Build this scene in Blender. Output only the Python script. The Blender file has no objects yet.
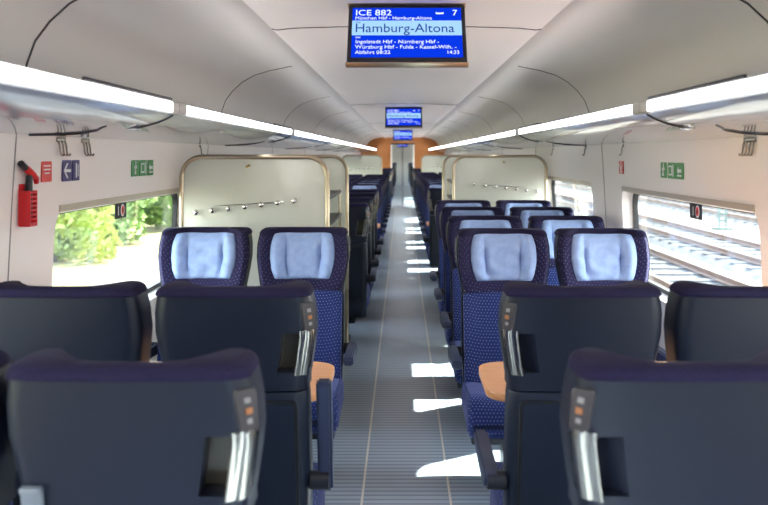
import bpy, bmesh, math, random
from mathutils import Vector, Matrix
random.seed(7)
PI = math.pi
scn = bpy.context.scene
COL = scn.collection

# ------------------------------------------------------------------ materials
def lin(r, g, b):
    f = lambda c: c/12.92 if c <= 0.04045 else ((c+0.055)/1.055)**2.4
    return (f(r/255), f(g/255), f(b/255), 1)

def mat(name, col, rough=0.5, metal=0.0, spec=0.5, coat=0.0):
    m = bpy.data.materials.new(name); m.use_nodes = True
    p = m.node_tree.nodes['Principled BSDF']
    p.inputs['Base Color'].default_value = col
    p.inputs['Roughness'].default_value = rough
    p.inputs['Metallic'].default_value = metal
    p.inputs['Specular IOR Level'].default_value = spec
    p.inputs['Coat Weight'].default_value = coat
    return m

def NT(m):
    return m.node_tree.nodes, m.node_tree.links, m.node_tree.nodes['Principled BSDF']

def add_noise(m, scale, c1, c2, bump=0.0, coord='Object', detail=4, stretch=None):
    n, l, p = NT(m)
    tc = n.new('ShaderNodeTexCoord'); tx = n.new('ShaderNodeTexNoise'); rp = n.new('ShaderNodeValToRGB')
    tx.inputs['Scale'].default_value = scale; tx.inputs['Detail'].default_value = detail
    src = tc.outputs[coord]
    if stretch:
        mp = n.new('ShaderNodeMapping'); mp.inputs['Scale'].default_value = stretch
        l.new(src, mp.inputs['Vector']); src = mp.outputs['Vector']
    l.new(src, tx.inputs['Vector'])
    rp.color_ramp.elements[0].position = 0.3; rp.color_ramp.elements[1].position = 0.7
    rp.color_ramp.elements[0].color = c1; rp.color_ramp.elements[1].color = c2
    l.new(tx.outputs['Fac'], rp.inputs['Fac']); l.new(rp.outputs['Color'], p.inputs['Base Color'])
    if bump:
        b = n.new('ShaderNodeBump'); b.inputs['Strength'].default_value = bump; b.inputs['Distance'].default_value = 0.004
        l.new(tx.outputs['Fac'], b.inputs['Height']); l.new(b.outputs['Normal'], p.inputs['Normal'])
    return m

def emit(name, col, s):
    m = bpy.data.materials.new(name); m.use_nodes = True
    n = m.node_tree.nodes; n.clear()
    o = n.new('ShaderNodeOutputMaterial'); e = n.new('ShaderNodeEmission')
    e.inputs['Color'].default_value = col; e.inputs['Strength'].default_value = s
    m.node_tree.links.new(e.outputs[0], o.inputs[0]); return m

def dotted(name, base, dot, pitch, radius, plane='XZ', rough=0.85, sheen=0.3, row=1.0):
    """woven fabric with a regular pattern of little pale dots"""
    m = mat(name, base, rough, 0, 0.2)
    n, l, p = NT(m)
    p.inputs['Sheen Weight'].default_value = sheen
    p.inputs['Sheen Tint'].default_value = (0.6, 0.6, 1, 1)
    tc = n.new('ShaderNodeTexCoord'); sp = n.new('ShaderNodeSeparateXYZ'); l.new(tc.outputs['Object'], sp.inputs[0])
    def math_(op, a, b=None):
        k = n.new('ShaderNodeMath'); k.operation = op
        for i, v in enumerate((a, b)):
            if v is None: continue
            if hasattr(v, 'links'): l.new(v, k.inputs[i])
            else: k.inputs[i].default_value = v
        return k.outputs[0]
    u = math_('DIVIDE', sp.outputs['X'], pitch)
    s = math_('ADD', sp.outputs['Z'], math_('MULTIPLY', sp.outputs['Y'], -1.0))
    v = math_('DIVIDE', s, pitch*row)
    fl = math_('FLOOR', v)
    odd = math_('MULTIPLY', math_('MODULO', math_('ADD', fl, 1000.0), 2.0), 0.5)
    fu = math_('SUBTRACT', math_('FRACT', math_('ADD', math_('ADD', u, 1000.0), odd)), 0.5)
    fv = math_('SUBTRACT', math_('FRACT', math_('ADD', v, 1000.0)), 0.5)
    d = math_('SQRT', math_('ADD', math_('MULTIPLY', fu, fu), math_('MULTIPLY', math_('MULTIPLY', fv, row), math_('MULTIPLY', fv, row))))
    f = math_('LESS_THAN', d, radius)
    mx = n.new('ShaderNodeMix'); mx.data_type = 'RGBA'
    l.new(f, mx.inputs['Factor']); mx.inputs['A'].default_value = base; mx.inputs['B'].default_value = dot
    ns = n.new('ShaderNodeTexNoise'); ns.inputs['Scale'].default_value = 350
    l.new(tc.outputs['Object'], ns.inputs['Vector'])
    b = n.new('ShaderNodeBump'); b.inputs['Strength'].default_value = 0.25; b.inputs['Distance'].default_value = 0.002
    l.new(ns.outputs['Fac'], b.inputs['Height']); l.new(b.outputs['Normal'], p.inputs['Normal'])
    l.new(mx.outputs['Result'], p.inputs['Base Color'])
    return m

def wood(name, c1, c2, rough=0.35, stretch=(1, 8, 8)):
    m = mat(name, c1, rough)
    return add_noise(m, 3.0, c1, c2, 0.03, 'Object', 6, stretch)

def schlick(n, l):
    lw = n.new('ShaderNodeLayerWeight'); lw.inputs['Blend'].default_value = 0.5
    pw = n.new('ShaderNodeMath'); pw.operation = 'POWER'; pw.inputs[1].default_value = 5.0
    l.new(lw.outputs['Facing'], pw.inputs[0])
    ma = n.new('ShaderNodeMath'); ma.operation = 'MULTIPLY_ADD'; ma.inputs[1].default_value = 0.9; ma.inputs[2].default_value = 0.04
    l.new(pw.outputs[0], ma.inputs[0]); return ma.outputs[0]

def clear_glass(name, tint):
    m = bpy.data.materials.new(name); m.use_nodes = True
    n = m.node_tree.nodes; l = m.node_tree.links; n.clear()
    o = n.new('ShaderNodeOutputMaterial'); t = n.new('ShaderNodeBsdfTransparent'); g = n.new('ShaderNodeBsdfGlossy')
    t.inputs['Color'].default_value = tint; g.inputs['Roughness'].default_value = 0.02
    mx = n.new('ShaderNodeMixShader')
    l.new(schlick(n, l), mx.inputs[0]); l.new(t.outputs[0], mx.inputs[1]); l.new(g.outputs[0], mx.inputs[2])
    l.new(mx.outputs[0], o.inputs[0]); return m

def frosted(name, col, see=0.12):
    m = bpy.data.materials.new(name); m.use_nodes = True
    n = m.node_tree.nodes; l = m.node_tree.links; n.clear()
    o = n.new('ShaderNodeOutputMaterial')
    d = n.new('ShaderNodeBsdfDiffuse'); t = n.new('ShaderNodeBsdfTranslucent'); g = n.new('ShaderNodeBsdfGlossy'); tr = n.new('ShaderNodeBsdfTransparent')
    d.inputs['Color'].default_value = col; t.inputs['Color'].default_value = col; g.inputs['Roughness'].default_value = 0.12
    tr.inputs['Color'].default_value = (0.93, 1, 0.96, 1)
    a = n.new('ShaderNodeMixShader'); a.inputs[0].default_value = 0.5
    b = n.new('ShaderNodeMixShader'); b.inputs[0].default_value = see
    c = n.new('ShaderNodeMixShader')
    l.new(d.outputs[0], a.inputs[1]); l.new(t.outputs[0], a.inputs[2])
    l.new(a.outputs[0], b.inputs[1]); l.new(tr.outputs[0], b.inputs[2])
    l.new(schlick(n, l), c.inputs[0]); l.new(b.outputs[0], c.inputs[1]); l.new(g.outputs[0], c.inputs[2])
    l.new(c.outputs[0], o.inputs[0]); return m

M = {}
M['ceil'] = mat('ceiling_side_plastic', lin(222, 216, 212), 0.38, 0, 0.4)
M['ceil_mid'] = mat('ceiling_centre_plastic', lin(238, 228, 223), 0.42, 0, 0.4)
M['wall'] = mat('wall_plastic', lin(246, 237, 231), 0.4, 0, 0.4)
M['white'] = mat('white_plastic', lin(235, 232, 228), 0.4)
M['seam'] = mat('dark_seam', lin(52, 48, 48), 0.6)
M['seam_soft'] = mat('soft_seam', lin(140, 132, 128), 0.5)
M['black'] = mat('black_rubber', lin(18, 18, 20), 0.5)
M['gasket'] = mat('dark_gasket', lin(38, 36, 42), 0.4)
M['rack'] = mat('rack_glossy_plastic', lin(168, 172, 176), 0.09, 0, 0.5, 0.0)
M['rack_in'] = mat('rack_tray_grey', lin(190, 188, 184), 0.45)
M['light'] = emit('lamp_diffuser', (1, 0.98, 0.965, 1), 6.5)
M['cassette'] = mat('blind_cassette', lin(200, 188, 172), 0.3, 0.3)
M['lamp_end'] = mat('lamp_end_grey', lin(178, 172, 166), 0.35)
M['shell'] = mat('seat_shell_slate', lin(19, 25, 40), 0.42, 0, 0.4)
M['shell2'] = mat('seat_shell_lower', lin(18, 26, 42), 0.45, 0, 0.4)
M['wing'] = mat('seat_wing_brown', lin(60, 48, 48), 0.3, 0, 0.5)
M['velour'] = dotted('headrest_velour', lin(33, 29, 62), lin(165, 165, 205), 0.02, 0.068, sheen=0.12)
M['velour_plain'] = mat('velour_plain', lin(36, 31, 62), 0.9, 0, 0.2)
add_noise(M['velour_plain'], 260, lin(26, 22, 46), lin(38, 33, 64), 0.2)
M['fabric'] = dotted('seat_fabric_dotted', lin(30, 44, 96), lin(165, 175, 215), 0.0165, 0.115, sheen=0.2, row=1.2)
M['pillow'] = mat('pillow_cloth', lin(196, 210, 238), 0.9, 0, 0.2)
add_noise(M['pillow'], 30, lin(142, 164, 208), lin(158, 179, 219), 0.25)
M['arm'] = mat('armrest_slate', lin(40, 50, 76), 0.45)
M['steel'] = mat('polished_steel', (0.72, 0.70, 0.66, 1), 0.14, 1.0)
M['hooksteel'] = mat('hook_steel', (0.34, 0.31, 0.27, 1), 0.25, 1.0)
M['handle'] = mat('handle_steel', (0.50, 0.46, 0.38, 1), 0.2, 1.0)
M['champ'] = mat('champagne_steel', (0.52, 0.43, 0.31, 1), 0.28, 1.0)
M['recess'] = mat('grip_recess', lin(96, 92, 80), 0.25, 0.6)
M['plate'] = mat('number_plate_grey', lin(66, 63, 66), 0.4, 0.2)
M['mark_w'] = mat('mark_white', lin(235, 235, 235), 0.5)
M['mark_g'] = mat('mark_grey', lin(140, 138, 138), 0.5)
M['mark_o'] = mat('mark_orange', lin(165, 108, 66), 0.5)
M['hookgrey'] = mat('pale_grey_plastic', lin(110, 118, 126), 0.4)
M['darkmetal'] = mat('dark_metal', lin(40, 42, 48), 0.4, 0.5)
M['table'] = wood('table_beech', lin(226, 166, 112), lin(216, 150, 96), 0.35, (2, 14, 14))
M['bulk'] = wood('bulkhead_wood', lin(220, 146, 84), lin(204, 128, 68), 0.35, (10, 10, 1))
M['frost'] = frosted('frosted_glass', lin(248, 247, 238), 0.16)
M['pane'] = clear_glass('window_glass', (0.93, 0.97, 0.95, 1))
M['red'] = mat('red_plastic', lin(225, 30, 38), 0.35)
M['green'] = mat('sign_green', lin(78, 150, 88), 0.45)
M['violet'] = mat('sign_violet', lin(58, 50, 110), 0.45)
M['signred'] = mat('sign_red', lin(222, 66, 62), 0.45)
M['scr_blue'] = emit('screen_blue', lin(8, 52, 215), 0.55)
M['scr_pale'] = emit('screen_pale', lin(165, 212, 248), 0.5)
M['scr_white'] = emit('screen_white', lin(225, 238, 255), 0.6)
M['scr_dark'] = emit('screen_darkblue', lin(14, 50, 140), 0.55)
M['housing'] = mat('screen_housing_black', lin(16, 16, 22), 0.35)
M['brass'] = mat('brass_clip', (0.62, 0.48, 0.22, 1), 0.25, 1.0)
# floor with fine transverse ribs
M['floor'] = mat('floor_ribbed', lin(150, 160, 168), 0.3, 0, 0.5)
def _floor():
    n, l, p = NT(M['floor'])
    tc = n.new('ShaderNodeTexCoord'); w = n.new('ShaderNodeTexWave'); w.bands_direction = 'Y'; w.wave_profile = 'SIN'
    w.inputs['Scale'].default_value = 6.6; w.inputs['Distortion'].default_value = 0.0
    l.new(tc.outputs['Object'], w.inputs['Vector'])
    rp = n.new('ShaderNodeValToRGB'); e = rp.color_ramp.elements
    e[0].position = 0.05; e[0].color = lin(132, 144, 158); e[1].position = 0.55; e[1].color = lin(178, 190, 202)
    l.new(w.outputs['Fac'], rp.inputs['Fac'])
    ns = n.new('ShaderNodeTexNoise'); ns.inputs['Scale'].default_value = 2.2; ns.inputs['Detail'].default_value = 5
    l.new(tc.outputs['Object'], ns.inputs['Vector'])
    mx = n.new('ShaderNodeMix'); mx.data_type = 'RGBA'; mx.blend_type = 'MULTIPLY'; mx.inputs['Factor'].default_value = 0.3
    r2 = n.new('ShaderNodeValToRGB'); r2.color_ramp.elements[0].position = .35; r2.color_ramp.elements[1].position = .65
    r2.color_ramp.elements[0].color = (.6, .6, .6, 1); r2.color_ramp.elements[1].color = (1, 1, 1, 1)
    l.new(ns.outputs['Fac'], r2.inputs['Fac'])
    l.new(rp.outputs['Color'], mx.inputs['A']); l.new(r2.outputs['Color'], mx.inputs['B'])
    l.new(mx.outputs['Result'], p.inputs['Base Color'])
    b = n.new('ShaderNodeBump'); b.inputs['Strength'].default_value = 0.12; b.inputs['Distance'].default_value = 0.002
    l.new(w.outputs['Fac'], b.inputs['Height']); l.new(b.outputs['Normal'], p.inputs['Normal'])
_floor()
M['floor_seam'] = mat('floor_seam_beige', lin(236, 228, 214), 0.4)
M['gravel'] = add_noise(mat('pale_gravel', lin(190, 184, 172), 0.95), 1.2, lin(98, 90, 82), lin(130, 120, 108), 0, 'Object', 8)
M['ballast'] = add_noise(mat('dark_ballast', lin(104, 104, 104), 0.95), 6, lin(40, 41, 44), lin(78, 77, 76), 0.5, 'Object', 8)
M['rail'] = mat('rusty_rail', lin(92, 72, 60), 0.5, 0.2)
M['sleeper'] = mat('concrete_sleeper', lin(72, 71, 70), 0.9)
M['signal'] = mat('signal_grey_green', lin(84, 100, 94), 0.6)
M['bark'] = mat('bark', lin(96, 78, 60), 0.9)
def leafmat(name, c1, c2):
    m = mat(name, c1, 0.6); add_noise(m, 0.9, c1, c2, 0, 'Object', 3)
    p = m.node_tree.nodes['Principled BSDF']; return m
M['leaf1'] = leafmat('leaves_green', lin(98, 132, 62), lin(150, 172, 92))
M['leaf2'] = leafmat('leaves_yellow_green', lin(140, 160, 80), lin(182, 186, 112))
M['leaf3'] = leafmat('leaves_deep', lin(74, 108, 58), lin(122, 150, 82))
M['grass'] = add_noise(mat('dry_grass', lin(170, 165, 110), 0.95), 2.5, lin(136, 116, 84), lin(92, 108, 50), 0, 'Object', 8)

# ------------------------------------------------------------------ mesh helpers
def link(name, bm, m, parent=None, smooth=True, angle=35):
    me = bpy.data.meshes.new(name)
    bmesh.ops.recalc_face_normals(bm, faces=bm.faces[:])
    bm.to_mesh(me); bm.free()
    for mm in (m if isinstance(m, (list, tuple)) else [m]): me.materials.append(mm)
    if smooth:
        for p in me.polygons: p.use_smooth = True
        try: me.set_sharp_from_angle(angle=math.radians(angle))
        except Exception: pass
    o = bpy.data.objects.new(name, me); COL.objects.link(o)
    if parent: o.parent = parent
    return o

def thing(name, label, cat, loc=(0, 0, 0), rotz=0, group=None):
    o = bpy.data.objects.new(name, None); COL.objects.link(o)
    o.empty_display_size = 0.1
    o.location = loc; o.rotation_euler = (0, 0, rotz)
    return tag(o, label, cat, group)
def tag(o, label, cat, group=None):
    o['label'] = label; o['category'] = cat
    if group: o['group'] = group
    return o
def struct(o):
    o['kind'] = 'structure'; return o

KIDS = {}
def copy_thing(src, loc, rotz, label, group=None):
    r = src.copy(); COL.objects.link(r); r.location = loc; r.rotation_euler = (0, 0, rotz); r['label'] = label
    if group: r['group'] = group
    for ch in [c for c in src.children]:
        c = ch.copy(); COL.objects.link(c); c.parent = r
        for g in ch.children:
            d = g.copy(); COL.objects.link(d); d.parent = c
    return r

def NB(): return bmesh.new()

def box(bm, c, s, bev=0.0, seg=2, rot=None):
    r = bmesh.ops.create_cube(bm, size=1.0)
    vs = r['verts']
    bmesh.ops.scale(bm, vec=Vector(s), verts=vs)
    if bev:
        es = list({e for v in vs for e in v.link_edges})
        q = bmesh.ops.bevel(bm, geom=es, offset=bev, segments=seg, affect='EDGES', profile=0.5, clamp_overlap=True)
        vs = list({v for f in q['faces'] for v in f.verts} | {v for v in vs if v.is_valid})
    if rot is not None: bmesh.ops.rotate(bm, verts=vs, cent=(0, 0, 0), matrix=rot)
    bmesh.ops.translate(bm, vec=Vector(c), verts=vs)
    return vs

def loft(bm, rings, caps=True, closed=True):
    R = [[bm.verts.new(Vector(p)) for p in r] for r in rings]
    n = len(R[0])
    for a, b in zip(R, R[1:]):
        for i in range(n if closed else n-1):
            j = (i+1) % n
            try: bm.faces.new((a[i], a[j], b[j], b[i]))
            except ValueError: pass
    if caps and closed:
        bm.faces.new(R[0][::-1]); bm.faces.new(R[-1])
    return R

def tube(bm, pts, rad, seg=8, closed=False, caps=True):
    pts = [Vector(p) for p in pts]; n = len(pts); rings = []
    up = None
    for i, p in enumerate(pts):
        if closed: t = (pts[(i+1) % n]-pts[i-1])
        else: t = pts[min(i+1, n-1)]-pts[max(i-1, 0)]
        t.normalize()
        if up is None:
            up = Vector((0, 0, 1)) if abs(t.z) < 0.9 else Vector((0, 1, 0))
        a = t.cross(up)
        if a.length < 1e-4: a = t.cross(Vector((1, 0, 0)))
        a.normalize(); b = a.cross(t).normalized(); up = b
        r = rad[i] if isinstance(rad, (list, tuple)) else rad
        rings.append([p + (a*math.cos(2*PI*k/seg)+b*math.sin(2*PI*k/seg))*r for k in range(seg)])
    if closed: rings.append(rings[0])
    if closed:
        R = [[bm.verts.new(q) for q in r] for r in rings[:-1]]
        for i in range(n):
            a, b = R[i], R[(i+1) % n]
            for k in range(seg):
                bm.faces.new((a[k], a[(k+1) % seg], b[(k+1) % seg], b[k]))
    else: loft(bm, rings, caps)

def prism(bm, poly, axis, t0, t1):
    """extrude a 2-D polygon; axis 0: poly=(y,z), 1: (x,z), 2: (x,y)"""
    def P(p, t): return ((t, p[0], p[1]), (p[0], t, p[1]), (p[0], p[1], t))[axis]
    loft(bm, [[P(p, t0) for p in poly], [P(p, t1) for p in poly]])

def rrect(cx, cy, w, h, r, n=6):
    pts = []
    for (sx, sy, a0) in ((1, 1, 0), (-1, 1, PI/2), (-1, -1, PI), (1, -1, 1.5*PI)):
        for i in range(n+1):
            a = a0+PI/2*i/n
            pts.append((cx+sx*(w/2-r)+r*math.cos(a), cy+sy*(h/2-r)+r*math.sin(a)))
    return pts

def ellipse(cx, cy, a, b, n=20): return [(cx+a*math.cos(2*PI*i/n), cy+b*math.sin(2*PI*i/n)) for i in range(n)]

def interp(tab, t):
    if t <= tab[0][0]: return tab[0][1]
    for (a, va), (b, vb) in zip(tab, tab[1:]):
        if t <= b: return va+(vb-va)*(t-a)/(b-a)
    return tab[-1][1]

# ------------------------------------------------------------------ dimensions
Y0, YB, YV, YE = -1.5, 26.0, 29.5, 44.0     # added unseen back wall, bulkhead, far bulkhead, end of next coach
WALLX = [(0.0, 1.40), (0.82, 1.41), (1.5, 1.375), (1.80, 1.355)]
wx = lambda z: interp(WALLX, z)
WIN_P, WIN_A, WIN_L, WIN_Z0, WIN_Z1 = 2.75, 3.14, 1.965, 0.84, 1.432
NWIN = 16

# ------------------------------------------------------------------ floor, ceiling, walls
bm = NB(); box(bm, (0, (Y0+YE)/2, -0.03), (2.9, YE-Y0, 0.06)); struct(link('floor', bm, M['floor'], smooth=False))
for i, x in enumerate((-0.21, 0.21)):
    bm = NB(); box(bm, (x, (Y0+YB)/2, 0.0005), (0.011, YB-Y0, 0.003)); struct(link('trim_%d' % (i+1), bm, M['floor_seam'], smooth=False))

SIDE = [(0.585, 2.235), (0.60, 2.222), (0.72, 2.208), (0.86, 2.18), (0.96, 2.15), (1.04, 2.105), (1.10, 2.05), (1.145, 1.99), (1.17, 1.92), (1.185, 1.86), (1.21, 1.825), (1.36, 1.80)]
bm = NB()
for s in (-1, 1):
    pr = [(s*x, z) for x, z in SIDE]
    R = [[(x, y, z) for x, z in pr] for y in (Y0, YE)]
    loft(bm, R, closed=False)
    # skin above, so the shell has a thickness
    loft(bm, [[(x*1.02, y, z+0.03) for x, z in pr] for y in (Y0, YE)], closed=False)
struct(link('ceiling', bm, M['ceil'], angle=50))
# centre panel: slightly convex, rolled edges
cp = [(0.60, 2.235), (0.605, 2.215), (0.598, 2.200), (0.575, 2.196), (0.50, 2.204), (0.3, 2.210), (0.0, 2.212)]
poly = [(x, z) for x, z in cp] + [(-x, z) for x, z in cp[-2::-1]]
poly += [(-0.60, 2.26), (0.60, 2.26)]
bm = NB(); prism(bm, poly, 1, Y0, YE)
struct(link('ceiling_centre', bm, M['ceil_mid'], angle=40))
# ceiling seams
def seam_at(y, s):
    bm = NB()
    pts = [(s*x, y, z-0.001) for x, z in SIDE[2:10]]
    dense = []
    for a, b in zip(pts, pts[1:]):
        for k in range(3): dense.append(tuple(a[i]+(b[i]-a[i])*k/3 for i in range(3)))
    dense.append(pts[-1])
    tube(bm, dense, 0.0042 if y < 4 else 0.003, 6)
    return bm
tn = 3
for k in range(9):
    y = 2.45+2.65*k
    for s in (-1, 1):
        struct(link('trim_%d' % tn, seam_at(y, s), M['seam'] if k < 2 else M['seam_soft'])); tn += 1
for y in (3.55, 8.9, 14.2, 19.5):
    bm = NB()
    tube(bm, [(x, y, z-0.0005) for x, z in poly[2:11]], 0.003, 6)
    struct(link('trim_%d' % tn, bm, M['seam'])); tn += 1

def build_wall(s, name):
    bm = NB()
    def V(y, z, off=0): return (s*(wx(z)+off), y, z)
    # below and above the window band
    for zs in ((0, 0.4, 0.74), (1.55, 1.68, 1.80)):
        loft(bm, [[V(y, z) for z in zs] for y in (Y0, YE)], closed=False)
    ycur = Y0
    for k in range(-1, NWIN-1):
        a = WIN_A+WIN_P*k; b = a+WIN_L
        pa, pb = a-0.41, a+WIN_P-0.41
        pa = max(pa, Y0)
        if b > YE: break
        hole = rrect((a+b)/2, (WIN_Z0+WIN_Z1)/2, b-a, WIN_Z1-WIN_Z0, 0.10, 6)
        n = len(hole); outer = []
        # project every hole point to the outer rectangle, corner to corner
        Z0, Z1 = 0.74, 1.55
        quad = n//4
        for i, (y, z) in enumerate(hole):
            q = i//quad; t = (i % quad)/(quad-1)
            if q == 0: P = (pb, z+(Z1-z)*min(1, 2*t)) if t < .5 else (pb+(y-pb)*max(0, 2*t-1), Z1)
            elif q == 1: P = (y+(pa-y)*min(1, 2*t), Z1) if t < .5 else (pa, Z1+(z-Z1)*max(0, 2*t-1))
            elif q == 2: P = (pa, z+(Z0-z)*min(1, 2*t)) if t < .5 else (pa+(y-pa)*max(0, 2*t-1), Z0)
            else: P = (y+(pb-y)*min(1, 2*t), Z0) if t < .5 else (pb, Z0+(z-Z0)*max(0, 2*t-1))
            outer.append(P)
        A = [bm.verts.new(V(*p)) for p in outer]; B = [bm.verts.new(V(*p)) for p in hole]
        for i in range(n):
            j = (i+1) % n
            try: bm.faces.new((A[i], A[j], B[j], B[i]))
            except ValueError: pass
        # recess going outwards
        C = [bm.verts.new(V(y, z, 0.075)) for y, z in rrect((a+b)/2, (WIN_Z0+WIN_Z1)/2, b-a-0.04, WIN_Z1-WIN_Z0-0.03, 0.09, 6)]
        for i in range(n):
            j = (i+1) % n; bm.faces.new((B[i], B[j], C[j], C[i]))
        ycur = pb
    loft(bm, [[V(y, z) for z in (0.74, 1.55)] for y in (ycur, YE)], closed=False)
    bmesh.ops.remove_doubles(bm, verts=bm.verts[:], dist=0.0005)
    return struct(link(name, bm, M['wall'], angle=30))
build_wall(-1, 'wall_left'); build_wall(1, 'wall_right')

wn = 1
for k in range(-1, NWIN-1):
    a = WIN_A+WIN_P*k; b = a+WIN_L
    if b > YE: break
    for s in (-1, 1):
        yc, zc = (a+b)/2, (WIN_Z0+WIN_Z1)/2
        root = bpy.data.objects.new('window_%d' % wn, None); COL.objects.link(root); root.location = (s*1.40, yc, zc); struct(root); wn += 1
        V = lambda y, z, off: (s*(wx(z+zc)+off)-s*1.40, y, z)
        o_ = rrect(0, 0, b-a-0.03, WIN_Z1-WIN_Z0-0.02, 0.095, 6); i_ = rrect(0, 0, b-a-0.085, WIN_Z1-WIN_Z0-0.075, 0.075, 6)
        bm = NB(); loft(bm, [[V(y, z, 0.088) for y, z in o_], [V(y, z, 0.062) for y, z in o_], [V(y, z, 0.062) for y, z in i_], [V(y, z, 0.088) for y, z in i_]], caps=False)
        link('gasket', bm, M['black'], root)
        bm = NB(); loft(bm, [[V(y, z, 0.076) for y, z in o_], [V(y, z, 0.082) for y, z in o_]])
        link('pane', bm, M['pane'], root)
        bm = NB()   # roller blind cassette at the head of the opening
        prism(bm, [(s*(wx(1.45)-1.40+q), zz) for q, zz in ((-0.006, 0.305), (0.05, 0.305), (0.055, 0.275), (0.03, 0.268), (-0.004, 0.278))], 1, -WIN_L/2+0.03, WIN_L/2-0.03)
        link('blind_cassette', bm, M['cassette'], root)

# wall panel seams
for k in range(9):
    y = 2.78+2.75*k
    for s in (-1, 1):
        bm = NB(); tube(bm, [(s*(wx(z)-0.0005), y, z) for z in (0.1, 0.5, 0.82, 1.2, 1.5, 1.72)], 0.0028, 6)
        struct(link('trim_%d' % tn, bm, M['seam_soft'])); tn += 1
# heater skirting along both walls
for s, nm in ((-1, 'left'), (1, 'right')):
    bm = NB(); box(bm, (s*1.385, (Y0+YB)/2, 0.09), (0.05, YB-Y0-0.1, 0.18), 0.01)
    struct(link('baseboard_'+nm, bm, M['lamp_end']))

# ends and bulkheads
def bulkhead(name, y, m, op=0.385, top=2.02, t=0.05):
    bm = NB()
    prof = [(x, z) for x, z in SIDE[1:]] + [(1.375, 1.5), (1.41, 0.82), (1.40, 0.0)]
    half = [(op, 0.0), (op, top), (0, top), (0, 2.21), (0.6, 2.21)] + prof
    for s in (-1, 1):
        prism(bm, [(s*x, z) for x, z in half], 1, y, y+t)
    return struct(link(name, bm, m, smooth=False))
bulkhead('wall_end', YB, M['bulk'])
bulkhead('wall_vestibule', YV, M['white'])
for nm, y in (('wall_back_added', Y0-0.05), ('wall_front', YE)):
    bm = NB(); box(bm, (0, y+0.025, 1.12), (2.84, 0.05, 2.24)); struct(link(nm, bm, M['arm'] if nm == 'wall_back_added' else M['lamp_end'], smooth=False))  # back wall is unseen, added to enclose the light, dark to dim the foreground

# glass double door in the bulkhead
for q, y in ((1, YB+0.08), ):
    root = bpy.data.objects.new('door_%d' % q, None); COL.objects.link(root); root.location = (0, y, 0); struct(root)
    for s in (-1, 1):
        bm = NB(); box(bm, (s*0.195, 0, 1.0), (0.36, 0.008, 1.96)); link('door_glass', bm, M['pane'], root, smooth=False)
        bm = NB(); box(bm, (s*0.018, 0, 1.0), (0.016, 0.025, 1.98), 0.003); link('door_edge', bm, M['gasket'], root)
    bm = NB(); box(bm, (0, 0, 2.0), (0.77, 0.05, 0.04), 0.005); link('door_header', bm, M['gasket'], root)

# ------------------------------------------------------------------ overhead racks
UND = [(0.866, 1.790), (0.88, 1.781), (0.90, 1.7715), (0.93, 1.7605), (0.97, 1.750), (1.02, 1.7405), (1.08, 1.7325), (1.15, 1.7255), (1.23, 1.719), (1.352, 1.712)]
und = lambda x: interp(UND, x)
ORD = ['nearest', 'second', 'third', 'fourth', 'fifth', 'sixth', 'seventh', 'eighth', 'ninth', 'tenth', 'eleventh', 'twelfth', 'thirteenth', 'fourteenth']
RACK_B = [Y0+0.01, 2.98, 6.13, 9.28, 12.43, 15.58, 18.73, 21.88, YB-0.02]
def make_rack(s, y0, y1, label, off):
    t = thing('overhead_luggage_shelf', label, 'luggage rack', (s*1.1, y0, 1.75), 0, 'overhead racks on the %s' % ('left' if s < 0 else 'right'))
    L = y1-y0
    X = lambda x: s*(x-1.1)
    Z = lambda z: z-1.75
    bm = NB()
    poly = UND + [(1.352, 1.79), (1.18, 1.79), (0.90, 1.812), (0.885, 1.838), (0.866, 1.838)]
    prism(bm, [(X(x), Z(z)) for x, z in poly], 1, 0.0, L)
    tr = link('tray', bm, M['rack'], t, angle=30)
    bm = NB()
    l0, l1 = (0.10 if y0 > Y0+0.1 else 0.0), L-0.08
    prism(bm, [(X(x), Z(z)) for x, z in ((0.8665, 1.799), (0.8665, 1.8335), (0.862, 1.833), (0.859, 1.828), (0.859, 1.803), (0.861, 1.799))], 1, l0, l1)
    link('light_strip', bm, M['light'], t)
    for (a, b) in ((0.0, l0), (l1, L)):
        if b-a > 0.02:
            bm = NB(); prism(bm, [(X(x), Z(z)) for x, z in ((0.8675, 1.794), (0.8675, 1.838), (0.861, 1.837), (0.856, 1.831), (0.856, 1.801), (0.859, 1.795))], 1, a+0.001, b-0.001)
            link('end_block', bm, M['lamp_end'], t)
    # dark rubber edge above the lamp, at its far end
    bm = NB(); box(bm, (X(0.866), l1-0.40, Z(1.843)), (0.012, 0.80, 0.012), 0.002); link('lip_gasket', bm, M['gasket'], t)
    # curved joints of the glossy underside
    if y1 < YB-0.1:
        bm = NB(); P = []
        for i in range(9):
            u = i/8; x = 0.866+u*0.16; P.append((X(x), L-0.05+0.035*u**1.5, Z(und(x)-0.0015)))
        tube(bm, P, 0.0045, 6); link('joint_gasket', bm, M['gasket'], t)
        bm = NB(); K = [(0, -0.16), (0.2, -0.09), (0.45, -0.07), (0.72, -0.13), (1, -0.28)]
        P = []
        for i in range(17):
            u = i/16; x = 1.348-u*0.32; P.append((X(x), L+interp(K, u)-0.01*math.sin(PI*((u*4) % 1)), Z(und(x)-0.0015)))
        tube(bm, P, [0.0022+0.0035*math.sin(PI*min(1, 0.15+i/18)) for i in range(17)], 6); link('joint_gasket', bm, M['gasket'], t)
        bm = NB(); box(bm, (X(1.02), L-0.03, Z(und(1.02)-0.004)), (0.05, 0.03, 0.008), 0.002); link('latch', bm, M['steel'], t)
    return t
for s in (-1, 1):
    for i, (a, b) in enumerate(zip(RACK_B, RACK_B[1:])):
        o = 0.03*(-s)
        aa = a+(o if i else 0); bb = b+(o if i < len(RACK_B)-2 else 0)
        make_rack(s, aa, bb-0.003, 'glossy grey overhead rack section with lit edge, %s from the camera on the %s' % (ORD[i], 'left' if s < 0 else 'right'), 0)
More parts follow.
